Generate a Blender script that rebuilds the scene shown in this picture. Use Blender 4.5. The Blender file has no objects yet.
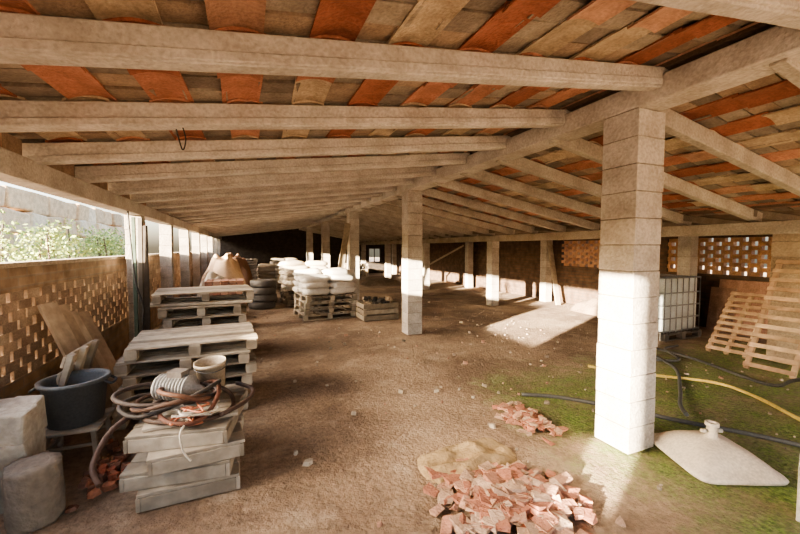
import bpy, bmesh, math, random
from mathutils import Vector, Matrix, Euler, noise
R = random.Random(7)

def lin(c):
    return tuple(((x/255)/12.92 if x/255 <= .04045 else ((x/255+.055)/1.055)**2.4) for x in c)

# ---------------------------------------------------------------- materials
def tinted(name, scale=8, var=.35, bump=.3, rough=.9, fine=60, metallic=0, dark=(.38,.32,.27), gain=1.0):
    m = bpy.data.materials.new(name); m.use_nodes = True
    nt = m.node_tree; N = nt.nodes; L = nt.links
    b = N['Principled BSDF']; b.inputs['Roughness'].default_value = rough
    b.inputs['Metallic'].default_value = metallic
    at = N.new('ShaderNodeAttribute'); at.attribute_name = 'Col'
    tc = N.new('ShaderNodeTexCoord')
    n1 = N.new('ShaderNodeTexNoise'); n1.inputs['Scale'].default_value = scale; n1.inputs['Detail'].default_value = 6
    n2 = N.new('ShaderNodeTexNoise'); n2.inputs['Scale'].default_value = fine; n2.inputs['Detail'].default_value = 4
    L.new(tc.outputs['Object'], n1.inputs['Vector']); L.new(tc.outputs['Object'], n2.inputs['Vector'])
    r = N.new('ShaderNodeValToRGB'); r.color_ramp.elements[0].position = .35; r.color_ramp.elements[1].position = .65
    r.color_ramp.elements[0].color = (gain*(1-var*(1-dark[0])), gain*(1-var*(1-dark[1])), gain*(1-var*(1-dark[2])), 1)
    r.color_ramp.elements[1].color = (gain, gain, gain, 1)
    L.new(n1.outputs[0], r.inputs[0])
    r2 = N.new('ShaderNodeValToRGB'); r2.color_ramp.elements[0].position = .3; r2.color_ramp.elements[1].position = .7
    r2.color_ramp.elements[0].color = (.78,.78,.78,1); r2.color_ramp.elements[1].color = (1.12,1.12,1.12,1)
    L.new(n2.outputs[0], r2.inputs[0])
    m1 = N.new('ShaderNodeMixRGB'); m1.blend_type = 'MULTIPLY'; m1.inputs[0].default_value = 1
    m2 = N.new('ShaderNodeMixRGB'); m2.blend_type = 'MULTIPLY'; m2.inputs[0].default_value = 1
    L.new(at.outputs['Color'], m1.inputs[1]); L.new(r.outputs[0], m1.inputs[2])
    L.new(m1.outputs[0], m2.inputs[1]); L.new(r2.outputs[0], m2.inputs[2])
    L.new(m2.outputs[0], b.inputs['Base Color'])
    if bump:
        bp = N.new('ShaderNodeBump'); bp.inputs['Strength'].default_value = bump; bp.inputs['Distance'].default_value = .02
        ad = N.new('ShaderNodeMath'); ad.operation = 'ADD'
        L.new(n1.outputs[0], ad.inputs[0]); L.new(n2.outputs[0], ad.inputs[1])
        L.new(ad.outputs[0], bp.inputs['Height']); L.new(bp.outputs[0], b.inputs['Normal'])
    return m

M_conc = tinted('rough_concrete', 4, .42, .5, .95, 45, gain=.84)
M_wood = tinted('weathered_wood', 3, .5, .4, .9, 14, gain=.86)
M_clay = tinted('fired_clay', 9, .45, .5, .9, 60, gain=.8)
M_plast = tinted('dusty_plastic', 6, .25, .1, .55, 60, gain=.9)
M_rub = tinted('black_rubber', 8, .3, .2, .7, 50, gain=.8)
M_cloth = tinted('woven_sack', 6, .25, .4, .9, 90, gain=.9)
M_metal = tinted('galvanised_steel', 8, .3, .1, .45, 50, metallic=.7)
M_leaf = tinted('leaf_green', 3, .4, 0, .7, 20)
M_stone = tinted('field_stone', 4, .45, .8, .95, 25, gain=.9)

def brick_mat(name, c1, c2, mortar, axis='YZ', sc=1.0):
    m = bpy.data.materials.new(name); m.use_nodes = True
    nt = m.node_tree; N = nt.nodes; L = nt.links; b = N['Principled BSDF']; b.inputs['Roughness'].default_value = .95
    tc = N.new('ShaderNodeTexCoord'); sp = N.new('ShaderNodeSeparateXYZ'); cb = N.new('ShaderNodeCombineXYZ')
    L.new(tc.outputs['Object'], sp.inputs[0])
    L.new(sp.outputs['Y' if axis == 'YZ' else 'X'], cb.inputs[0]); L.new(sp.outputs['Z'], cb.inputs[1])
    br = N.new('ShaderNodeTexBrick'); br.inputs['Scale'].default_value = sc
    br.inputs['Brick Width'].default_value = .27; br.inputs['Row Height'].default_value = .085
    br.inputs['Mortar Size'].default_value = .01
    br.inputs['Color1'].default_value = (*lin(c1),1); br.inputs['Color2'].default_value = (*lin(c2),1)
    br.inputs['Mortar'].default_value = (*lin(mortar),1)
    L.new(cb.outputs[0], br.inputs['Vector'])
    n = N.new('ShaderNodeTexNoise'); n.inputs['Scale'].default_value = 6; n.inputs['Detail'].default_value = 8
    L.new(tc.outputs['Object'], n.inputs['Vector'])
    r = N.new('ShaderNodeValToRGB'); r.color_ramp.elements[0].position = .3; r.color_ramp.elements[1].position = .7
    r.color_ramp.elements[0].color = (.55,.5,.45,1); r.color_ramp.elements[1].color = (1.1,1.08,1.05,1)
    L.new(n.outputs[0], r.inputs[0])
    mx = N.new('ShaderNodeMixRGB'); mx.blend_type = 'MULTIPLY'; mx.inputs[0].default_value = 1
    L.new(br.outputs[0], mx.inputs[1]); L.new(r.outputs[0], mx.inputs[2]); L.new(mx.outputs[0], b.inputs['Base Color'])
    bp = N.new('ShaderNodeBump'); bp.inputs['Strength'].default_value = .5; bp.inputs['Distance'].default_value = .01
    L.new(br.outputs['Fac'], bp.inputs['Height']); bp.invert = True
    L.new(bp.outputs[0], b.inputs['Normal'])
    return m
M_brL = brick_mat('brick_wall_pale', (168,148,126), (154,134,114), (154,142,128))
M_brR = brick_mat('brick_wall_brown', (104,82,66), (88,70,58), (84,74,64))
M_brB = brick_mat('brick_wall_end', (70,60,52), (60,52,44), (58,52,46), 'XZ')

def ground_mat():
    m = bpy.data.materials.new('dirt_and_moss'); m.use_nodes = True
    nt = m.node_tree; N = nt.nodes; L = nt.links; b = N['Principled BSDF']; b.inputs['Roughness'].default_value = .97
    tc = N.new('ShaderNodeTexCoord')
    def nz(s, d=8, r=.6):
        n = N.new('ShaderNodeTexNoise'); n.inputs['Scale'].default_value = s; n.inputs['Detail'].default_value = d
        n.inputs['Roughness'].default_value = r
        L.new(tc.outputs['Object'], n.inputs['Vector']); return n
    def ramp(src, p0, p1, c0, c1):
        r = N.new('ShaderNodeValToRGB'); r.color_ramp.elements[0].position = p0; r.color_ramp.elements[1].position = p1
        r.color_ramp.elements[0].color = (*c0,1); r.color_ramp.elements[1].color = (*c1,1)
        L.new(src, r.inputs[0]); return r
    a = ramp(nz(.9).outputs[0], .40, .60, lin((122,101,82)), lin((160,138,114)))
    f = ramp(nz(22).outputs[0], .35, .65, (.75,.75,.75), (1.15,1.15,1.15))
    m1 = N.new('ShaderNodeMixRGB'); m1.blend_type = 'MULTIPLY'; m1.inputs[0].default_value = 1
    L.new(a.outputs[0], m1.inputs[1]); L.new(f.outputs[0], m1.inputs[2])
    d = ramp(nz(2.6).outputs[0], .54, .68, (0,0,0), (.5,.5,.5))
    m2 = N.new('ShaderNodeMixRGB'); m2.inputs[2].default_value = (*lin((190,172,148)),1)
    L.new(d.outputs[0], m2.inputs[0]); L.new(m1.outputs[0], m2.inputs[1])
    sp = N.new('ShaderNodeSeparateXYZ'); L.new(tc.outputs['Object'], sp.inputs[0])
    def mr(ax, lo, hi):
        q = N.new('ShaderNodeMapRange'); q.inputs[1].default_value = lo; q.inputs[2].default_value = hi
        L.new(sp.outputs[ax], q.inputs[0]); return q.outputs[0]
    def mul(p, q):
        k = N.new('ShaderNodeMath'); k.operation = 'MULTIPLY'; L.new(p, k.inputs[0]); L.new(q, k.inputs[1]); return k.outputs[0]
    mask = mul(mul(mr('X',1.55,2.7), mr('Y',5.0,3.2)), mul(mr('X',8.4,7.6), mr('Y',.2,.9)))
    mn = nz(2.6, 12, .85)
    # moss only grows where the mask is positive (damp corner of the shed)
    ad = N.new('ShaderNodeMath'); ad.operation = 'MULTIPLY_ADD'; ad.inputs[1].default_value = .37
    L.new(mask, ad.inputs[0]); L.new(mn.outputs[0], ad.inputs[2])
    mm = ramp(ad.outputs[0], .70, .96, (0,0,0), (.95,.95,.95))
    g = ramp(nz(40).outputs[0], .35, .65, lin((66,90,34)), lin((124,148,66)))
    m3 = N.new('ShaderNodeMixRGB'); L.new(mm.outputs[0], m3.inputs[0]); L.new(m2.outputs[0], m3.inputs[1]); L.new(g.outputs[0], m3.inputs[2])
    L.new(m3.outputs[0], b.inputs['Base Color'])
    bp = N.new('ShaderNodeBump'); bp.inputs['Strength'].default_value = .8; bp.inputs['Distance'].default_value = .04
    s = N.new('ShaderNodeMath'); s.operation = 'ADD'; L.new(nz(7,10,.65).outputs[0], s.inputs[0]); L.new(nz(35).outputs[0], s.inputs[1])
    L.new(s.outputs[0], bp.inputs['Height']); L.new(bp.outputs[0], b.inputs['Normal'])
    return m
M_ground = ground_mat()

# ---------------------------------------------------------------- builder
class G:
    def __init__(s):
        s.bm = bmesh.new(); s.cl = s.bm.loops.layers.float_color.new('Col')
    def paint(s, faces, col, v=.08, mi=0, smooth=False):
        k = 1+R.uniform(-v, v); c = lin(col); c = (c[0]*k, c[1]*k, c[2]*k, 1)
        for f in faces:
            f.material_index = mi; f.smooth = smooth
            for l in f.loops: l[s.cl] = c
    def box(s, c, d, col, rot=(0,0,0), jit=0, mi=0, v=.1, M=None):
        m = Matrix.Translation(c) @ Euler(rot).to_matrix().to_4x4()
        if M is not None: m = M @ m
        vs = []
        for x in (-.5,.5):
            for y in (-.5,.5):
                for z in (-.5,.5):
                    p = Vector((x*d[0], y*d[1], z*d[2]))
                    if jit: p += Vector((R.uniform(-jit,jit), R.uniform(-jit,jit), R.uniform(-jit,jit)))
                    vs.append(s.bm.verts.new(m @ p))
        idx = [(0,1,3,2),(4,6,7,5),(0,4,5,1),(2,3,7,6),(0,2,6,4),(1,5,7,3)]
        s.paint([s.bm.faces.new([vs[i] for i in q]) for q in idx], col, v, mi)
    def beam(s, p0, p1, w, h, col, mi=0, v=.05, seg=1, jit=0):
        p0 = Vector(p0); p1 = Vector(p1); d = (p1-p0); L = d.length; d.normalize()
        up = Vector((0,0,1)) if abs(d.z) < .95 else Vector((0,1,0))
        a = d.cross(up).normalized(); b = a.cross(d).normalized()
        rings = []
        for i in range(seg+1):
            c = p0 + d*L*i/seg
            off = a*R.uniform(-jit,jit)+b*R.uniform(-jit,jit)
            rings.append([s.bm.verts.new(c+off+a*sx*w/2+b*sy*h/2) for sx,sy in ((-1,-1),(1,-1),(1,1),(-1,1))])
        fs = [s.bm.faces.new(rings[0][::-1]), s.bm.faces.new(rings[-1])]
        for i in range(seg):
            for k in range(4):
                fs.append(s.bm.faces.new([rings[i][k], rings[i][(k+1)%4], rings[i+1][(k+1)%4], rings[i+1][k]]))
        s.paint(fs, col, v, mi)
    def tube(s, pts, r, col, n=8, closed=False, mi=0, sub=6):
        P = [Vector(p) for p in pts]
        Q = []
        m = len(P)
        rng = range(m if closed else m-1)
        for i in rng:
            p0 = P[(i-1)%m] if (closed or i>0) else P[0]; p1 = P[i]; p2 = P[(i+1)%m]
            p3 = P[(i+2)%m] if (closed or i+2<m) else P[-1]
            for k in range(sub):
                t = k/sub
                Q.append(.5*((2*p1)+(-p0+p2)*t+(2*p0-5*p1+4*p2-p3)*t*t+(-p0+3*p1-3*p2+p3)*t**3))
        if not closed: Q.append(P[-1])
        rings = []; nQ = len(Q); ref = None
        for i,c in enumerate(Q):
            if closed: d = Q[(i+1)%nQ]-Q[i-1]
            else: d = Q[min(i+1,nQ-1)]-Q[max(i-1,0)]
            d.normalize()
            if ref is None:
                ref = Vector((0,0,1)) if abs(d.z) < .9 else Vector((1,0,0))
            a = (ref - d*ref.dot(d)).normalized(); ref = a; b = d.cross(a)
            rings.append([s.bm.verts.new(c+a*math.cos(2*math.pi*k/n)*r+b*math.sin(2*math.pi*k/n)*r) for k in range(n)])
        fs = []
        for i in range(nQ if closed else nQ-1):
            A = rings[i]; B = rings[(i+1)%nQ]
            for k in range(n): fs.append(s.bm.faces.new([A[k],A[(k+1)%n],B[(k+1)%n],B[k]]))
        s.paint(fs, col, .03, mi, True)
        if not closed: s.paint([s.bm.faces.new(rings[0][::-1]), s.bm.faces.new(rings[-1])], col, .03, mi)
    def lathe(s, prof, M, col, n=28, mi=0, cap0=True, cap1=False, jit=0):
        rings = []
        for r,z in prof:
            rings.append([s.bm.verts.new(M @ Vector(((r+R.uniform(-jit,jit))*math.cos(2*math.pi*k/n), (r+R.uniform(-jit,jit))*math.sin(2*math.pi*k/n), z+R.uniform(-jit,jit)))) for k in range(n)])
        fs = []
        for A,B in zip(rings, rings[1:]):
            for k in range(n): fs.append(s.bm.faces.new([A[k],A[(k+1)%n],B[(k+1)%n],B[k]]))
        s.paint(fs, col, .03, mi, True)
        if cap0: s.paint([s.bm.faces.new(rings[0][::-1])], col, .03, mi)
        if cap1: s.paint([s.bm.faces.new(rings[-1])], col, .03, mi)
    def blob(s, c, d, col, rot=(0,0,0), p=.5, n=14, nz=.0, mi=0, v=.06, fr=3):
        m = Matrix.Translation(c) @ Euler(rot).to_matrix().to_4x4(); seed = Vector((R.random()*50, R.random()*50, 0))
        def sp(x, e): return math.copysign(abs(x)**e, x)
        rings = []; h = n//2
        for i in range(1, h):
            ph = -math.pi/2+math.pi*i/h; ring = []
            for k in range(n):
                th = 2*math.pi*k/n
                q = Vector((sp(math.cos(ph),p)*sp(math.cos(th),p), sp(math.cos(ph),p)*sp(math.sin(th),p), sp(math.sin(ph),p if p>.7 else .9)))
                q *= 1+nz*noise.noise(q*fr*.5+seed)
                ring.append(s.bm.verts.new(m @ Vector((q.x*d[0]/2, q.y*d[1]/2, q.z*d[2]/2))))
            rings.append(ring)
        b0 = s.bm.verts.new(m @ Vector((0,0,-d[2]/2))); t0 = s.bm.verts.new(m @ Vector((0,0,d[2]/2)))
        fs = []
        for A,B in zip(rings, rings[1:]):
            for k in range(n): fs.append(s.bm.faces.new([A[k],A[(k+1)%n],B[(k+1)%n],B[k]]))
        for k in range(n):
            fs.append(s.bm.faces.new([b0, rings[0][(k+1)%n], rings[0][k]]))
            fs.append(s.bm.faces.new([t0, rings[-1][k], rings[-1][(k+1)%n]]))
        s.paint(fs, col, v, mi, True)
    def rock(s, c, d, col, mi=0, v=.15, flat=False):
        n = 6; m = Matrix.Translation(c) @ Euler((R.uniform(-.25,.25), R.uniform(-.25,.25), R.uniform(0,6.3))).to_matrix().to_4x4()
        bot = []; top = []
        for k in range(n):
            a = 2*math.pi*k/n+R.uniform(-.3,.3); r = R.uniform(.35,.55)
            bot.append(s.bm.verts.new(m @ Vector((math.cos(a)*r*d[0], math.sin(a)*r*d[1], -d[2]/2))))
            r *= R.uniform(.7,1)
            top.append(s.bm.verts.new(m @ Vector((math.cos(a)*r*d[0], math.sin(a)*r*d[1], d[2]/2*R.uniform(.7,1.1)))))
        fs = [s.bm.faces.new(bot[::-1]), s.bm.faces.new(top)]
        for k in range(n): fs.append(s.bm.faces.new([bot[k],bot[(k+1)%n],top[(k+1)%n],top[k]]))
        s.paint(fs, col, v, mi)
    def obj(s, name, mats, bevel=0, seg=1):
        s.bm.normal_update()
        me = bpy.data.meshes.new(name); s.bm.to_mesh(me); s.bm.free()
        if not isinstance(mats,(list,tuple)): mats = [mats]
        for m in mats: me.materials.append(m)
        o = bpy.data.objects.new(name, me); bpy.context.scene.collection.objects.link(o)
        if bevel:
            b = o.modifiers.new('bevel','BEVEL'); b.width = bevel; b.segments = seg; b.limit_method = 'ANGLE'
        return o

# ---------------------------------------------------------------- ground
def build_ground():
    bm = bmesh.new()
    xs = [-40,-25,-15,-10,-6,-4]+[-3+.16*i for i in range(76)]+[9.6,12,16,25,40]
    ys = [-30,-18,-10,-6,-4]+[-2+.16*i for i in range(145)]+[22,25,30,40,60]
    ys = sorted(set(ys))
    grid = []
    for x in xs:
        row = []
        for y in ys:
            z = .012*noise.noise(Vector((x*.9,y*.9,0)))+.008*noise.noise(Vector((x*3,y*3,4)))-.008
            row.append(bm.verts.new((x,y,z)))
        grid.append(row)
    for i in range(len(xs)-1):
        for j in range(len(ys)-1):
            f = bm.faces.new([grid[i][j],grid[i+1][j],grid[i+1][j+1],grid[i][j+1]]); f.smooth = True
    me = bpy.data.meshes.new('floor'); bm.to_mesh(me); bm.free(); me.materials.append(M_ground)
    o = bpy.data.objects.new('floor', me); bpy.context.scene.collection.objects.link(o)
build_ground()

# ---------------------------------------------------------------- structure dims
XL, XC, XB, XR = -1.5, 2.8, 6.25, 8.6
Y0, Y1 = -2.3, 22.3
RT = .14
def zL(x): return 2.87-.125*(2.8-x)
def zR(x): return 2.75-.19*(x-2.8)
def z2(x): return 2.11-.04*(x-6.25)
CONC = (204,195,182)
RAFT = (208,200,188)

def block_column(x, y, top, w=.3, name='concrete_column', col=CONC):
    g = G(); z = 0; n = max(1, round(top/.2)); h = top/n
    for i in range(n):
        g.box((x+R.uniform(-.004,.004), y+R.uniform(-.004,.004), z+h/2), (w, w, h-.005), col, v=.08, rot=(0,0,R.uniform(-.012,.012)))
        g.box((x,y,z+h-.002), (w-.014,w-.014,.007), (150,140,126))
        z += h
    return g.obj(name, M_conc, .007)
block_column(XC+.03, 2.07, 2.64, .30)
for i in range(1,5):
    block_column(XC, 2.07+4.24*i, 2.64, .29)
block_column(XC, -2.1, 2.64, .3)
for y in (-1.9,4.3,8.55,12.8,17.0,21.2): block_column(XB, y, 1.78, .24)
for y in (4.75,8.6,12.8,17.0,21.2): block_column(8.2, y, 1.84, .24)
block_column(6.98, 2.7, 1.90, .34, 'brick_pillar', (190,170,144))
for y in (-2.0,1.4,6.31,8.4,10.55,12.7,14.8,16.9,19,21.1): block_column(XL, y, 2.06, .2, 'concrete_post', (176,166,152))

g = G(); g.beam((XC,Y0,2.725),(XC,Y1,2.725),.26,.17,CONC,seg=40,jit=.003); g.obj('concrete_main_beam', M_conc, .008)
g = G(); g.beam((XL,Y0,2.14),(XL,Y1,2.14),.2,.16,CONC,seg=30,jit=.003); g.obj('concrete_eave_beam', M_conc, .008)
g = G(); g.beam((XB,Y0,1.86),(XB,Y1,1.86),.2,.16,(188,176,158),seg=30,jit=.003); g.obj('concrete_eave_beam', M_conc, .008)
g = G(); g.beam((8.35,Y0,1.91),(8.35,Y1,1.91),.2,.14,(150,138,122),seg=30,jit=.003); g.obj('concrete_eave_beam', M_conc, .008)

RY = [1.81-.83*5+.83*i for i in range(31)]
g = G()
for y in RY:
    if y > Y1-.1: break
    yy = y+R.uniform(-.015,.015)
    a = (-1.75, yy, zL(-1.75)-RT/2); b = (XC+.08, yy, zL(XC+.08)-RT/2)
    g.beam(a, b, .085, RT, RAFT, seg=8, jit=.002, v=.08)
    g.beam((a[0],yy,a[2]-RT/2+.02), (b[0]-.22,yy,b[2]-RT/2+.012), .12, .045, RAFT, seg=8, jit=.002)
g.obj('concrete_rafters', M_conc, .006)
g = G()
for y in RY:
    if y > Y1-.3: break
    yy = y+.2+R.uniform(-.015,.015)
    a = (XC-.05, yy, zR(XC-.05)-RT/2); b = (XB+.12, yy, zR(XB+.12)-RT/2)
    g.beam(a, b, .08, RT, (192,182,166), seg=6, jit=.002, v=.08)
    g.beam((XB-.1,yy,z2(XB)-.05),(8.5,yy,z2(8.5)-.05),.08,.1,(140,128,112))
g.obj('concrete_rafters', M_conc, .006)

# ceiling tiles
TILE = [(196,134,110),(182,114,90),(206,148,122),(210,164,138),(212,190,162),(202,180,152),(172,106,84),(198,138,114)]
GREY = [(168,154,138),(156,142,126),(176,162,144),(144,130,116),(178,154,132)]
def tiles(name, x0, x1, zf, off, red):
    g = G(); pitch = .40; w = .215
    nx = int((x1-x0)/pitch)+1
    slope = math.atan2(zf(1)-zf(0), 1)
    for i in range(nx):
        xa = x0+i*pitch+.02
        for j,y in enumerate(RY[:-1]):
            ya = y+off; yb = RY[j+1]+off
            if ya > Y1-.2: break
            x = xa+w/2+R.uniform(-.012,.012)
            if x+w/2 > x1: continue
            col = R.choice(TILE if R.random() < red else TILE[3:6])
            for (p,q,dz) in ((ya-.02,(ya+yb)/2+.03,0),((ya+yb)/2-.01,yb+.02,.012)):
                if R.random()<.3: col = R.choice(TILE)
                n = 6; lo=[];hi=[]
                sk = R.uniform(-.01,.01)
                for k in range(n+1):
                    t = -1+2*k/n; xx = x+t*w/2; ar = .022*(1-t*t)
                    zz = zf(xx)+.004+ar+dz
                    lo.append((g.bm.verts.new((xx+sk,p,zz)), g.bm.verts.new((xx-sk,q,zz))))
                    hi.append((g.bm.verts.new((xx+sk,p,zz+.014)), g.bm.verts.new((xx-sk,q,zz+.014))))
                fs = []
                for k in range(n):
                    fs.append(g.bm.faces.new([lo[k][0],lo[k][1],lo[k+1][1],lo[k+1][0]]))
                    fs.append(g.bm.faces.new([hi[k][0],hi[k+1][0],hi[k+1][1],hi[k][1]]))
                fs.append(g.bm.faces.new([lo[0][0],hi[0][0],hi[0][1],lo[0][1]]))
                fs.append(g.bm.faces.new([lo[n][1],hi[n][1],hi[n][0],lo[n][0]]))
                for kk in range(n):
                    fs.append(g.bm.faces.new([lo[kk][0],lo[kk+1][0],hi[kk+1][0],hi[kk][0]]))
                    fs.append(g.bm.faces.new([lo[kk+1][1],lo[kk][1],hi[kk][1],hi[kk+1][1]]))
                g.paint(fs, col, .15)
            xg = x+w/2+(pitch-w)/2
            m = 5
            for k in range(m):
                yk = ya+(yb-ya)*(k+.5)/m
                g.box((xg+R.uniform(-.01,.01), yk, zf(xg)+.04+R.uniform(-.008,.008)), (pitch-w+.05, (yb-ya)/m-.012, .02), R.choice(GREY), rot=(R.uniform(-.05,.05), -slope, R.uniform(-.05,.05)), v=.15)
    g.obj(name, M_clay)
tiles('ceiling_tiles', -1.75, XC+.1, zL, 0, .7)
tiles('ceiling_tiles', XC+.0, XB+.1, zR, .2, .75)
g = G()
def deck(x0,x1,zf,t=.05,up=.075):
    zc = (zf(x0)+zf(x1))/2+up+t/2; a = math.atan2(zf(x1)-zf(x0), x1-x0); L = math.hypot(x1-x0, zf(x1)-zf(x0))
    g.box(((x0+x1)/2,(Y0+Y1)/2,zc),(L,Y1-Y0,t),(130,110,92),rot=(0,-a,0))
deck(-1.85,XC+.12,zL); deck(XC-.1,XB+.15,zR,up=.08); deck(XB-.1,8.9,z2,up=.005)
g.obj('ceiling', M_clay)  # solid slab over the tiles, added to block light
g = G()
y = Y0+.15
while y < Y1-.2:
    g.box((XC+.09, y, 2.855), (.1,.22,.07), R.choice([(190,128,102),(200,148,120),(174,136,110)]), jit=.006)
    y += .235
for j,y in enumerate(RY[:-1]):
    if RY[j+1] < Y0 or y > Y1: continue
    ya = max(y+.065, Y0); yb = min(RY[j+1]-.065, Y1)
    if yb-ya < .1: continue
    m = 3
    for k in range(m):
        g.box((XL, ya+(yb-ya)*(k+.5)/m, 2.285), (.1,(yb-ya)/m-.008,.125), R.choice([(180,156,132),(168,142,118),(186,150,122)]), jit=.002)  # eave bricks added to stop sun leaking in above the beam
g.obj('brick_infill', M_clay)

# ---------------------------------------------------------------- walls
def lattice(g, x, ya, yb, z0, z1, th, cols, bl=.19, gap=.075, rh=.078):
    nz_ = max(1, round((z1-z0)/rh)); h = (z1-z0)/nz_
    for i in range(nz_):
        y = ya + (0 if i%2 == 0 else -(bl+gap)/2)
        while y < yb:
            a = max(y, ya); b = min(y+bl, yb)
            if b-a > .03:
                g.box((x+R.uniform(-.005,.005),(a+b)/2,z0+h*(i+.5)),(th,b-a,h+.002),R.choice(cols),v=.12)
            y += bl+gap
PALE = [(190,168,146),(178,156,136),(200,180,158),(170,148,128)]
WS = 3.2
g = G()
g.box((-1.86,(WS+Y1)/2,.26),(.13,Y1-WS,.52),(160,130,100),mi=1)
lattice(g,-1.86,WS,Y1,.52,1.24,.12,PALE,gap=.046,bl=.2)
g.box((-1.86,(WS+Y1)/2,1.34),(.13,Y1-WS,.2),(160,130,100),mi=1)
g.box((-1.86,(WS+Y1)/2,1.46),(.16,Y1-WS,.04),(186,172,152))
g.box((-1.86,2.4,.49),(.13,1.6,.98),(160,130,100),mi=1)  # unseen stretch, kept low so sun reaches the floor on the right
g.box((-1.86,.79,1.1),(.13,1.62,2.2),(160,130,100),mi=1)  # unseen full-height stretch, shaped to hold back sun between the two openings
g.box((-1.86,-.23,.3),(.13,.42,.6),(160,130,100),mi=1)  # unseen opening above this, made up so sun strikes the near column
g.box((-1.86,-1.37,1.1),(.13,1.86,2.2),(160,130,100),mi=1)  # unseen full-height stretch, trims the sun beside the near column
g.obj('wall_left', [M_clay, M_brL], .003)
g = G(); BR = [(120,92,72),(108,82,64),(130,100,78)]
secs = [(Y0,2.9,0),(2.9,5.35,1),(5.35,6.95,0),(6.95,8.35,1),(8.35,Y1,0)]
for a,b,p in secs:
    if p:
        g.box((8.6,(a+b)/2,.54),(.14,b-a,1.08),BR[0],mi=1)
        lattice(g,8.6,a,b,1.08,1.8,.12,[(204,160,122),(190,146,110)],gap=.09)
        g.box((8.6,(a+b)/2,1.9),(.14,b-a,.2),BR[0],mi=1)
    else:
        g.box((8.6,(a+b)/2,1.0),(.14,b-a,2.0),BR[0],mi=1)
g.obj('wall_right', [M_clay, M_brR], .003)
g = G()
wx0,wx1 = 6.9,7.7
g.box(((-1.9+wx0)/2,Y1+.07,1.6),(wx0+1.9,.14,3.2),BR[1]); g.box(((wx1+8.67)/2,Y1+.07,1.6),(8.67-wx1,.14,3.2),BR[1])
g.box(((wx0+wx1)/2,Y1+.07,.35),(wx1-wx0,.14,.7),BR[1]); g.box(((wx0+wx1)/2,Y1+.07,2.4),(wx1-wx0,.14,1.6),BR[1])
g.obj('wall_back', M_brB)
g = G()
for zz in (.72,1.58): g.box(((wx0+wx1)/2,Y1+.03,zz),(wx1-wx0,.06,.05),(90,80,70))
for xx in (wx0+.03,(wx0+wx1)/2,wx1-.03): g.box((xx,Y1+.03,1.15),(.05,.06,.9),(90,80,70))
g.obj('window_1', M_wood)

# ---------------------------------------------------------------- pallets
WD = [(178,164,144),(166,152,132),(190,176,154),(154,140,120),(196,182,160)]
def pallet(g, x, y, z, L=1.2, W=.8, rz=0, cols=WD, h=.135, nb=7, tilt=(0,0)):
    M = Matrix.Translation((x,y,z)) @ Euler((tilt[0],tilt[1],rz)).to_matrix().to_4x4()
    k_ = h/.135
    for i in range(3):
        xx = (-.5+i*.5)*(L-.1)
        for j in range(3):
            g.box((xx,(-.5+.5*j)*(W-.1),.06*k_),(.1,.1,.08*k_),R.choice(cols),M=M)
    for j in range(3):
        yy = (-.5+.5*j)*(W-.1)
        g.box((0,yy,.01),(L,.09,.02),R.choice(cols),M=M,v=.2)
        g.box((0,yy,.103*k_),(L,.09,.02),R.choice(cols),M=M,v=.2)
    for i in range(nb):
        xx = -L/2+.05+(L-.1)*i/(nb-1)
        g.box((xx,R.uniform(-.01,.01),.124*k_),(.1*R.uniform(.85,1.05),W,.02),R.choice(cols),M=M,v=.2,rot=(0,0,R.uniform(-.02,.02)))
g = G()
for i in range(6):
    pallet(g, -.57+R.uniform(-.05,.05), 4.33+R.uniform(-.04,.04), .118*i, .85, 1.1, math.pi/2+R.uniform(-.05,.05)+.03, h=.118, nb=8)
g.obj('pallet_stack', M_wood, .003)
g = G()
for i in range(6):
    pallet(g, -.62+R.uniform(-.05,.05), 6.15+R.uniform(-.05,.05), .135*i, 1.1, 1.0, math.pi/2+R.uniform(-.06,.06))
for i in range(4):
    g.box((-.66+R.uniform(-.06,.06), 5.75+.22*i, .835), (1.34,.13,.03), R.choice(WD[2:]), rot=(R.uniform(-.02,.02),0,R.uniform(-.1,.1)))
pallet(g, -.62, 6.15, .86, .85, 1.25, math.pi/2+.1, nb=8)
g.obj('pallet_stack', M_wood, .003)
GW = [(178,168,152),(166,156,140),(190,180,164),(156,146,130)]
g = G(); z = 0
for i,(L,W,ox,oy,rz) in enumerate([(.58,.76,0,0,.03),(.62,.74,-.03,.02,-.1),(.54,.76,.03,0,.08),(.6,.7,-.01,.03,-.16)]):
    M = Matrix.Translation((-.39+ox,2.98+oy,z)) @ Euler((0,0,rz)).to_matrix().to_4x4()
    for sx in (-1,1): g.box((sx*(L/2-.012),0,.042),(.024,W,.084),R.choice(GW),M=M,v=.15)
    for sy in (-1,0,1): g.box((0,sy*(W/2-.012),.042),(L-.05,.024,.084),R.choice(GW),M=M,v=.15)
    n = 5
    for k in range(n): g.box((0,-W/2+W*(k+.5)/n,.095),(L+R.uniform(-.02,.03),W/n-.012,.02),R.choice(GW),M=M,v=.15,rot=(0,0,R.uniform(-.02,.02)))
    z += .107
for k in range(4): g.box((-.38+R.uniform(-.04,.04),2.82+.16*k,z+.012),(.6+R.uniform(-.08,.08),.13,.022),R.choice(GW),rot=(0,0,R.uniform(-.12,.12)),v=.15)
z += .026
g.obj('wooden_tray_stack', M_wood, .003)
ST = z

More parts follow.
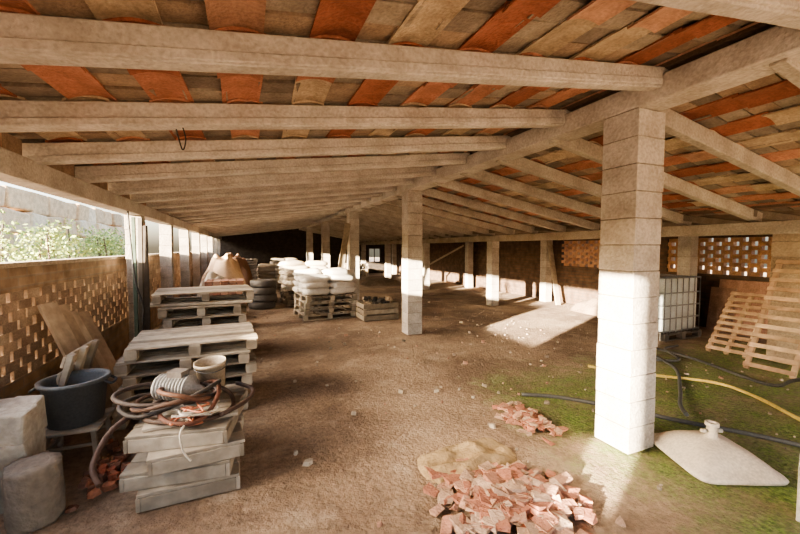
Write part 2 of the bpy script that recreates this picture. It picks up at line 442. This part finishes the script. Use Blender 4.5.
def bucket(name, x, y, z, r, h, col, rim, rot=(0,0,0), mat=M_plast):
    g = G(); M = Matrix.Translation((x,y,z)) @ Euler(rot).to_matrix().to_4x4()
    g.lathe([(r*.78,0),(r*.98,h*.9),(r*1.04,h*.9),(r*1.06,h),(r*.99,h),(r*.96,h*.9),(r*.74,.02),(.001,.02)], M, col)
    g.tube([M @ Vector((r*1.07*math.cos(a), -r*1.1*math.sin(a), h*.88-.02*math.sin(a))) for a in [math.pi*i/8 for i in range(9)]], .004, rim, 6)
    return g.obj(name, mat)
bucket('plaster_bucket', -.29, 3.24, ST+.01, .11, .25, (186,172,152), (90,90,90), rot=(.06,-.1,.4))
g = G()
cx, cy = -.46, 2.95
HC = [(84,64,52),(112,70,52),(64,56,50),(100,74,58),(120,84,64),(70,56,48)]
for k in range(6):
    pts = []
    rx = R.uniform(.17,.32); ry = R.uniform(.18,.3); ox = R.uniform(-.09,.09); oy = R.uniform(-.06,.06)
    tl = R.uniform(0,.12)
    for i in range(12):
        a = 2*math.pi*i/12
        pts.append((cx+ox+rx*math.cos(a), cy+oy+ry*math.sin(a), ST+.02+.02*k+.012*math.sin(a*2+k)+tl*max(0,math.sin(a+k))))
    g.tube(pts, .015, HC[k], 8, closed=True)
g.tube([(-.68,3.0,ST+.05),(-.84,2.85,ST-.02),(-.9,2.7,ST-.16),(-.84,2.6,ST-.24)], .018, (86,62,50), 8)
g.tube([(-.2,2.7,ST+.03),(-.05,2.85,ST+.04),(.0,3.1,ST+.03),(-.12,3.3,ST+.03)], .016, (84,64,54), 8)
g.obj('coiled_hose', M_rub)
g = G()
for k in range(7):
    pts = [(-.34+R.uniform(-.15,.13),2.72+R.uniform(-.1,.12),ST+.012+.014*k) for _ in range(6)]
    g.tube(pts, .0065, R.choice([(206,198,184),(190,120,90),(200,190,170)]), 6, closed=True)
g.tube([(-.4,2.66,ST+.03),(-.42,2.56,ST-.0),(-.4,2.54,ST-.1),(-.36,2.53,ST-.16)], .0065, (206,198,184), 6)
g.obj('electric_cable', M_plast)
g = G()
M = Matrix.Translation((-.5,3.06,ST+.13)) @ Euler((math.pi/2,0,1.1)).to_matrix().to_4x4()
prof = [(.03,-.16),(.085,-.15)]
for i in range(10): prof += [(.083,-.14+.024*i),(.096,-.135+.024*i),(.096,-.126+.024*i),(.083,-.121+.024*i)]
prof += [(.07,.12),(.035,.13),(.02,.19),(.001,.19)]
g.lathe(prof, M, (160,158,154), 24)
for s in (-1,1): g.box((-.5+.06*s*math.cos(1.1),3.06+.06*s*math.sin(1.1),ST+.025),(.03,.18,.05),(120,116,110),rot=(0,0,1.1))
g.box((-.5,3.06,ST+.235),(.09,.11,.045),(120,112,104),rot=(0,0,1.1))
g.obj('pump_motor', M_plast)

# ---------------------------------------------------------------- tub on a stool
tx, ty = -1.24, 3.46
g = G()
for sx in (-1,1):
    for sy in (-1,1):
        g.beam((tx+sx*.17,ty+sy*.16,0),(tx+sx*.14,ty+sy*.13,.27),.03,.03,(170,158,142))
for sx in (-1,1): g.beam((tx+sx*.155,ty-.15,.12),(tx+sx*.155,ty+.15,.12),.02,.025,(160,148,132))
for sy in (-1,1): g.beam((tx-.15,ty+sy*.145,.16),(tx+.15,ty+sy*.145,.16),.02,.025,(160,148,132))
for i in range(4): g.box((tx,ty-.15+.1*i,.28),(.38,.09,.022),(176,164,146))
g.obj('wooden_stool', M_wood, .003)
g = G(); M = Matrix.Translation((tx,ty,.291))
g.lathe([(.15,0),(.165,.01),(.195,.3),(.215,.31),(.218,.335),(.19,.335),(.182,.31),(.15,.03),(.001,.03)], M, (92,94,94), 32)
for s in (-1,1):
    g.tube([(tx+s*.195,ty-.06,.6),(tx+s*.24,ty-.05,.57),(tx+s*.24,ty+.05,.57),(tx+s*.195,ty+.06,.6)], .01, (80,82,84), 8)
g.obj('plastic_tub', M_plast)

def stub(name, x, y, z, r, h, col, jit=.006, n=6, seg=24):
    g = G(); M = Matrix.Translation((x,y,z))
    g.lathe([(r*.96,0)]+[(r,h*(i+.5)/n) for i in range(n)]+[(r*.97,h),(r*.6,h+.005)], M, col, seg, cap1=True, jit=jit)
    return g.obj(name, M_stone)
stub('concrete_cylinder', -1.20, 2.76, 0, .13, .34, (146,136,122))
g = G()
for k in range(3):
    for i in range(2):
        for j in range(2):
            g.box((-1.53+.15*i,3.0+.14*j-.02,.1+.2*k),(.17,.16,.21),R.choice([(196,188,172),(182,174,158),(206,198,184)]),jit=.018,rot=(0,0,R.uniform(-.08,.08)))
g.obj('rough_stone_block', M_stone, .015, 2)

g = G()
for i in range(4):
    y = 4.15+.22*i
    g.beam((-1.30+.05*R.random(), y, .01), (-1.70, y+.12+R.uniform(-.05,.05), 1.0+R.uniform(-.15,.15)), .2, .025, [(198,182,158),(188,170,146),(204,188,164),(180,162,140)][i])
g.obj('leaning_boards', M_wood, .003)
g = G()
M = Matrix.Translation((-1.54,3.84,.04)) @ Euler((0,math.radians(-74),0)).to_matrix().to_4x4()
for i in range(6): g.box((.06+.13*i,0,.0),(.09,.56,.02),R.choice(WD),M=M)
for s in (-1,0,1): g.box((.38,s*.24,-.03),(.78,.07,.04),R.choice(WD),M=M)
g.obj('slatted_pallet', M_wood, .003)
g = G()
for i in range(40):
    g.rock((-.93+R.gauss(0,.07), 3.15+R.gauss(0,.2), .02+R.random()*.03), (R.uniform(.04,.11),R.uniform(.03,.08),R.uniform(.02,.05)), R.choice([(176,104,76),(180,120,90),(140,100,80)]))
g.obj('broken_bricks', M_clay)

g = G()
g.beam((-1.24,5.5,0),(-1.34,6.0,1.9),.1,.03,(78,70,62)); g.beam((-1.28,5.45,0),(-1.36,5.95,2.0),.05,.04,(96,88,78))
g.beam((-1.3,5.35,0),(-1.4,5.8,2.0),.04,.04,(80,94,80))
g.obj('leaning_poles', M_wood, .003)
g = G()
g.tube([(-1.38,5.5,2.05),(-1.34,5.4,1.7),(-1.28,5.3,1.2),(-1.2,5.25,.9),(-1.2,5.2,.7),(-1.2,5.3,.5)], .01, (50,46,42), 6)
g.obj('hanging_rope', M_rub)
g = G(); g.tube([(-.4,2.63,2.32),(-.37,2.63,2.2),(-.35,2.62,2.27),(-.38,2.65,2.38)], .004, (60,56,50), 6)
g.obj('hanging_wire', M_rub)

# ---------------------------------------------------------------- mid / far clutter
def sack_load(name, x, y, npal, nl, col, L=1.2, W=1.0, rz=0, drop=.35):
    g = G()
    for i in range(npal): pallet(g, x+R.uniform(-.03,.03), y+R.uniform(-.03,.03), .135*i, L, W, rz+R.uniform(-.05,.05))
    g.obj('pallet_stack', M_wood, .003)
    g = G(); z = .135*npal
    for l in range(nl):
        for ix in range(2):
            for iy in range(3):
                if l == nl-1 and R.random() < drop: continue
                cx_ = (ix-.5)*L*.5; cy_ = (iy-1)*W*.32
                c,s = math.cos(rz), math.sin(rz)
                g.blob((x+c*cx_-s*cy_+R.uniform(-.03,.03), y+s*cx_+c*cy_, z+.09+.13*l), (L*.54,W*.37,.17), col, rot=(R.uniform(-.08,.08),R.uniform(-.08,.08),rz+R.uniform(-.2,.2)), p=.45, nz=.16)
    g.obj(name, M_cloth)
sack_load('cement_sacks', 1.62, 8.75, 4, 4, (222,216,206), rz=.15)
sack_load('cement_sacks', 1.45, 11.1, 3, 6, (206,194,174), rz=.1, drop=.5)
sack_load('cement_sacks', .9, 15.5, 2, 5, (180,164,140), rz=.0)
g = G(); cx,cy = 2.68,8.0
for zz in (.06,.19,.32):
    for s in (-1,1):
        g.box((cx,cy+s*.3,zz),(.8,.02,.1),R.choice(WD)); g.box((cx+s*.4,cy,zz),(.02,.6,.1),R.choice(WD))
for sx in (-1,1):
    for sy in (-1,1): g.box((cx+sx*.37,cy+sy*.27,.19),(.05,.05,.38),R.choice(WD))
g.box((cx,cy,.02),(.78,.58,.02),WD[0])
for i in range(26): g.rock((cx+R.uniform(-.3,.3),cy+R.uniform(-.2,.2),.3+R.uniform(0,.2)),(.18,.12,.08),R.choice([(120,110,98),(90,80,70),(170,150,124),(80,76,72)]),v=.2)
g.obj('wooden_crate', M_wood)
def tires(x,y,n,r=.33):
    g = G()
    for i in range(n):
        M = Matrix.Translation((x+R.uniform(-.03,.03),y+R.uniform(-.03,.03),.19*i)) @ Euler((0,0,R.random())).to_matrix().to_4x4()
        g.lathe([(r*.62,.03),(r*.8,.0),(r*.95,.01),(r,.04),(r,.15),(r*.95,.18),(r*.8,.19),(r*.62,.16),(r*.58,.1),(r*.62,.03)], M, (104,98,92), 28, cap0=False)
    g.obj('tire_stack', M_rub)
tires(.3,10.5,4,.34); tires(.38,11.5,3,.33)
def heap(name, x, y, rx, ry, h, col, mat, seed=0, rough=.18, n=34):
    g = G(); grid = []
    for i in range(n+1):
        row = []
        for j in range(n+1):
            u = -1+2*i/n; v = -1+2*j/n
            r = max(abs(u),abs(v))*.55+math.hypot(u,v)*.45
            z = h*max(0,1-r**2.6)**.7*(1+rough*1.6*noise.noise(Vector((u*2.6+seed,v*2.6,seed))))+rough*.25*h*noise.noise(Vector((u*7,v*7+seed,1)))*(1-min(1,r))
            row.append(g.bm.verts.new((x+u*rx,y+v*ry,max(z,0)-.01 if r<1 else -.02)))
        grid.append(row)
    fs = [g.bm.faces.new([grid[i][j],grid[i+1][j],grid[i+1][j+1],grid[i][j+1]]) for i in range(n) for j in range(n)]
    g.paint(fs, col, 0, 0, True)
    return g.obj(name, mat)
heap('tarp_covered_pile', -.72, 11.8, .65, 1.2, 1.35, (220,190,158), M_cloth, 3)
heap('tarp_covered_pile', -.55, 14.8, .7, 1.0, 1.3, (170,132,106), M_cloth, 5)
g = G()
for i in range(7):
    for j in range(5): g.box((-.75+.14*j, 8.2+R.uniform(-.02,.02), .07+.14*i*.98), (.13,.6,.13), R.choice([(190,144,116),(176,126,100),(200,158,130)]), jit=.003)
g.obj('brick_pile', M_clay, .004)
heap('tarp_covered_pile', -.78, 9.6, .45, .55, .95, (200,186,166), M_cloth, 8)
g = G(); g.beam((2.15,10.1,0),(2.60,10.35,2.3),.16,.03,(176,162,138)); g.beam((2.3,10.9,0),(2.60,10.8,1.9),.1,.03,(160,144,124)); g.obj('leaning_boards', M_wood,.003)
g = G(); g.beam((8.0,7.9,0),(8.1,8.40,1.85),.16,.04,(190,176,154)); g.obj('leaning_boards', M_wood,.003)
g = G(); g.beam((6.5,14.2,.6),(8.0,12.9,1.7),.1,.06,(180,166,144)); g.beam((6.5,14.2,0),(6.5,14.2,.66),.08,.08,(160,146,128)); g.obj('timber_brace', M_wood,.003)
g = G()
for i in range(6): pallet(g, 5.0, 18.6, .135*i, 1.2, 1.0, R.uniform(-.1,.1))
g.obj('pallet_stack', M_wood)
g = G()
for i in range(8): pallet(g, -.3, 19.2, .135*i, 1.2, 1.0, R.uniform(-.1,.1))
g.obj('pallet_stack', M_wood)
sack_load('cement_sacks', 1.6, 19.7, 2, 6, (170,156,138), rz=.1)
heap('dirt_pile', 8.0, 6.4, .42, .9, .35, (140,120,100), M_stone, 2)
heap('dirt_pile', 5.4, 15.5, .9, .7, .25, (144,126,106), M_stone, 9)
g = G()
g.box((8.40,3.9,.5),(.03,.8,1.0),(190,148,126),rot=(0,.12,0)); g.box((8.32,4.2,.42),(.03,.4,.85),(164,130,110),rot=(0,.15,0))
g.obj('leaning_panel', M_clay)

# ---------------------------------------------------------------- IBC tank
g = G(); ix,iy = 7.03,4.68; W,D = .96,1.12
pallet(g, ix, iy, 0, 1.0, 1.2, 0, cols=[(110,104,96),(90,86,80)])
o1 = g.obj('base_pallet', M_wood)
g = G(); g.box((ix,iy,.15+.46),(W-.06,D-.06,.92),(214,220,218))
g.lathe([(.08,0),(.08,.04),(.06,.05)], Matrix.Translation((ix,iy,1.07)), (60,60,60), 18, cap1=True)
g.lathe([(.04,0),(.05,.05),(.03,.09)], Matrix.Translation((ix-.47,iy,.22)) @ Euler((0,-math.pi/2,0)).to_matrix().to_4x4(), (50,50,60), 14, cap1=True)
o2 = g.obj('plastic_container', M_plast, .05, 4)
g = G()
for zz in (.16,.38,.6,.82,1.08):
    c = [(ix-W/2,iy-D/2,zz),(ix+W/2,iy-D/2,zz),(ix+W/2,iy+D/2,zz),(ix-W/2,iy+D/2,zz)]
    for i in range(4): g.tube([c[i],c[(i+1)%4]], .011, (160,162,162), 6, sub=1)
for k in range(7):
    t = k/6
    for p in ((ix-W/2+W*t,iy-D/2),(ix-W/2+W*t,iy+D/2),(ix-W/2,iy-D/2+D*t),(ix+W/2,iy-D/2+D*t)):
        g.tube([(p[0],p[1],.14),(p[0],p[1],1.09)], .009, (160,162,162), 6, sub=1)
o3 = g.obj('steel_cage', M_metal)
e = bpy.data.objects.new('ibc_water_tank', None); bpy.context.scene.collection.objects.link(e)
for o in (o1,o2,o3): o.parent = e

# ---------------------------------------------------------------- right foreground
g = G(); M = Matrix.Translation((3.2,1.64,0)) @ Euler((0,0,math.radians(-24))).to_matrix().to_4x4()
n = 64
def sq(r, z, e):
    ring = []
    for k in range(n):
        a = 2*math.pi*k/n; c,s = math.cos(a), math.sin(a)
        ring.append(g.bm.verts.new(M @ Vector((math.copysign(abs(c)**e,c)*r, math.copysign(abs(s)**e,s)*r*1.08, z))))
    return ring
rg = [sq(.28,0,.28),sq(.30,.012,.25),sq(.305,.03,.25),sq(.295,.042,.25),sq(.275,.05,.26),sq(.24,.085,.3),sq(.19,.125,.38),sq(.12,.155,.55),sq(.075,.17,.8),sq(.05,.176,1),sq(.035,.185,1),sq(.03,.26,1),sq(.042,.265,1),sq(.042,.29,1),sq(.022,.29,1),sq(.022,.26,1)]
fs = [g.bm.faces.new(rg[0][::-1]), g.bm.faces.new(rg[-1])]
for A,B in zip(rg,rg[1:]):
    for k in range(n): fs.append(g.bm.faces.new([A[k],A[(k+1)%n],B[(k+1)%n],B[k]]))
g.paint(fs,(226,216,198),0,0,True)
for s in (-1,1): g.tube([M @ Vector((s*.033,0,.225)), M @ Vector((s*.075,0,.225))], .014, (216,206,188), 8, sub=1)
g.obj('parasol_base', M_plast)

def hose(name, pts, r, col): 
    g = G(); g.tube(pts, r, col, 8); g.obj(name, M_rub)
hose('garden_hose', [(4.2,3.6,.012),(4.35,3.3,.015),(4.62,3.04,.015),(5.05,2.58,.015),(4.98,2.18,.015),(4.74,1.79,.015),(4.5,1.4,.015),(4.6,1.0,.015)], .018, (232,208,116))
hose('irrigation_pipe', [(2.7,3.15,.018),(3.03,2.92,.018),(3.4,2.45,.018),(3.63,2.1,.018),(3.9,1.75,.018),(4.1,1.4,.018),(4.3,.9,.018)], .02, (88,88,86))
hose('irrigation_pipe', [(5.5,3.6,.02),(5.14,3.07,.02),(4.4,2.57,.03),(3.95,2.3,.04),(3.74,2.12,.05)], .019, (100,102,100))
hose('irrigation_pipe', [(5.9,3.8,.02),(5.8,3.2,.03),(5.5,2.3,.03),(5.3,2.0,.2),(4.8,1.6,.45),(4.5,1.55,.5),(4.3,1.5,.3),(4.35,1.3,.03),(4.9,1.1,.03)], .019, (86,86,84))
hose('irrigation_pipe', [(6.4,3.8,.02),(6.0,3.75,.02),(5.6,3.3,.02),(5.2,3.5,.02),(4.7,3.9,.02)], .017, (90,90,86))
def frame(x,y,L,Wd,ang,cols,rz=0,n=9,rails=(-1,0,1)):
    M = Matrix.Translation((x,y,.03)) @ Euler((0,-ang,rz)).to_matrix().to_4x4()
    for s in rails: g.box((L/2,s*(Wd/2-.03),0),(L,.05,.05),R.choice(cols),M=M)
    for i in range(n): g.box((.05+(L-.1)*i/(n-1),0,.035),(.055,Wd,.018),R.choice(cols),M=M,v=.15)
g = G(); TW = [(208,178,144),(194,162,130),(218,190,156)]
frame(6.0,2.5,1.62,.5,math.radians(60),TW,.05,12,(-1,1)); g.obj('wooden_ladder', M_wood, .003)
g = G(); frame(6.5,3.2,1.15,.5,math.radians(48),TW,.08,10); g.obj('slatted_frame', M_wood, .003)

RB = [(208,154,128),(198,138,112),(214,170,144),(222,192,166),(188,128,104),(212,180,154)]
def tile_heap(name, x, y, sx, sy, n, hmax, sz=(.06,.16)):
    g = G()
    for i in range(n):
        px = R.gauss(0,.45); py = R.gauss(0,.45)
        if abs(px)>1.1 or abs(py)>1.1: continue
        k = max(0,1-math.hypot(px,py))
        a = R.uniform(*sz); b = a*R.uniform(.5,.9)
        g.box((x+px*sx,y+py*sy,.012+hmax*k*R.random()),(a,b,R.uniform(.012,.026)),R.choice(RB),rot=(R.uniform(-.35,.35)*k,R.uniform(-.35,.35)*k,R.uniform(0,6.3)),jit=.014,v=.2)
    g.obj(name, M_clay)
tile_heap('broken_roof_tiles', 1.5, 1.84, .46, .42, 270, .07, (.035,.15))
tile_heap('broken_roof_tiles', 2.36, 2.66, .22, .38, 110, .05, (.03,.11))
heap('sand_pile', 1.5, 2.34, .4, .2, .07, (176,152,114), M_stone, 4, .6)
g = G()
for i in range(420):
    x = R.uniform(-.2,6); y = R.uniform(1.3,10)
    if abs(x-XC)<.25 and (abs(y-2.07)<.25 or abs(y-6.31)<.25): continue
    if abs(x-3.2)<.45 and abs(y-1.6)<.45: continue
    if x<.4 and y<5: continue
    if 0.9<x<3.1 and 7.3<y<9.5: continue
    s = R.uniform(.012,.045) if R.random()<.9 else R.uniform(.05,.09)
    g.rock((x,y,s*.1),(s,s*.8,s*.5),R.choice([(170,156,136),(190,178,158),(176,138,116),(150,136,118)]))
for x,y,s in ((.37,2.73,.1),(.3,2.9,.06),(.9,3.4,.07),(1.9,3.6,.08)): g.rock((x,y,.012),(s,s*.7,.03),(200,188,168))
g.obj('scattered_stones', M_stone)
g = G(); g.box((3.06,1.0,.2),(.2,.2,.4),(222,214,200),rot=(0,0,.3)); g.box((3.06,1.0,.405),(.16,.16,.012),(200,190,174),rot=(0,0,.3)); g.obj('concrete_block', M_conc, .008)

# ---------------------------------------------------------------- outside left
g = G(); LC = [(142,160,84),(166,182,102),(124,144,72),(186,198,124)]
for k in range(20):
    bx = R.uniform(-7.2,-5.6); by = 11.5+k*.7; bh = R.uniform(2.2,2.8)
    g.tube([(bx,by,0),(bx+R.uniform(-.1,.1),by,bh*.5),(bx,by+R.uniform(-.2,.2),bh*.85)], .025, (90,72,54), 6)
    for i in range(300):
        v = Vector((R.gauss(0,1),R.gauss(0,1),R.gauss(0,1))).normalized()*R.uniform(.5,1)
        p = Vector((bx+v.x*.8, by+v.y*.75, bh*.58+v.z*bh*.42))
        a = Vector((R.gauss(0,1),R.gauss(0,1),R.gauss(0,1))).normalized(); b = a.cross(Vector((R.gauss(0,1),R.gauss(0,1),R.gauss(0,1)))).normalized()
        s = R.uniform(.05,.1)
        f = g.bm.faces.new([g.bm.verts.new(p-a*s), g.bm.verts.new(p+b*s*.5), g.bm.verts.new(p+a*s), g.bm.verts.new(p-b*s*.5)])
        g.paint([f], R.choice(LC), .2)
g.obj('shrub_hedge', M_leaf)
g = G()
for r in range(4):
    yy = 14.5
    while yy < 44:
        w_ = R.uniform(1.2,2.4)
        g.box((-10-.2*r+R.uniform(-.08,.08), yy+w_/2, .6+1.1*r), (1.0,w_-.05,1.06), R.choice([(240,206,164),(232,196,150),(244,216,176),(222,186,142)]), jit=.09)
        yy += w_
g.obj('terrace_stone_wall', M_stone, .12, 3)

# ---------------------------------------------------------------- light
sc = bpy.context.scene
w = bpy.data.worlds.new('sky'); sc.world = w; w.use_nodes = True
nt = w.node_tree; bg = nt.nodes['Background']
sky = nt.nodes.new('ShaderNodeTexSky'); sky.sky_type = 'NISHITA'; sky.sun_disc = False
sky.sun_elevation = math.radians(24); sky.sun_rotation = math.radians(-90); sky.dust_density = 5; sky.air_density = 1
nt.links.new(sky.outputs[0], bg.inputs[0]); bg.inputs[1].default_value = 1.45
sun = bpy.data.lights.new('sun','SUN'); sun.energy = 115; sun.angle = math.radians(.8); sun.color = (1,.85,.64)
so = bpy.data.objects.new('sun', sun); sc.collection.objects.link(so)
d = Vector((1,.5,-.16)); so.rotation_euler = d.to_track_quat('-Z','Y').to_euler(); so.location = (-20,0,10)
try:
    sc.view_settings.view_transform = 'AgX'; sc.view_settings.look = 'AgX - Medium High Contrast'
except Exception as ex: print(ex)

cam = bpy.data.cameras.new('camera'); cam.sensor_width = 36; cam.lens = 16.65; cam.clip_start = .05
co = bpy.data.objects.new('camera', cam); sc.collection.objects.link(co)
co.location = (0,0,1.6); co.rotation_euler = (math.radians(90-2.94),0,math.radians(-22.07))
sc.camera = co
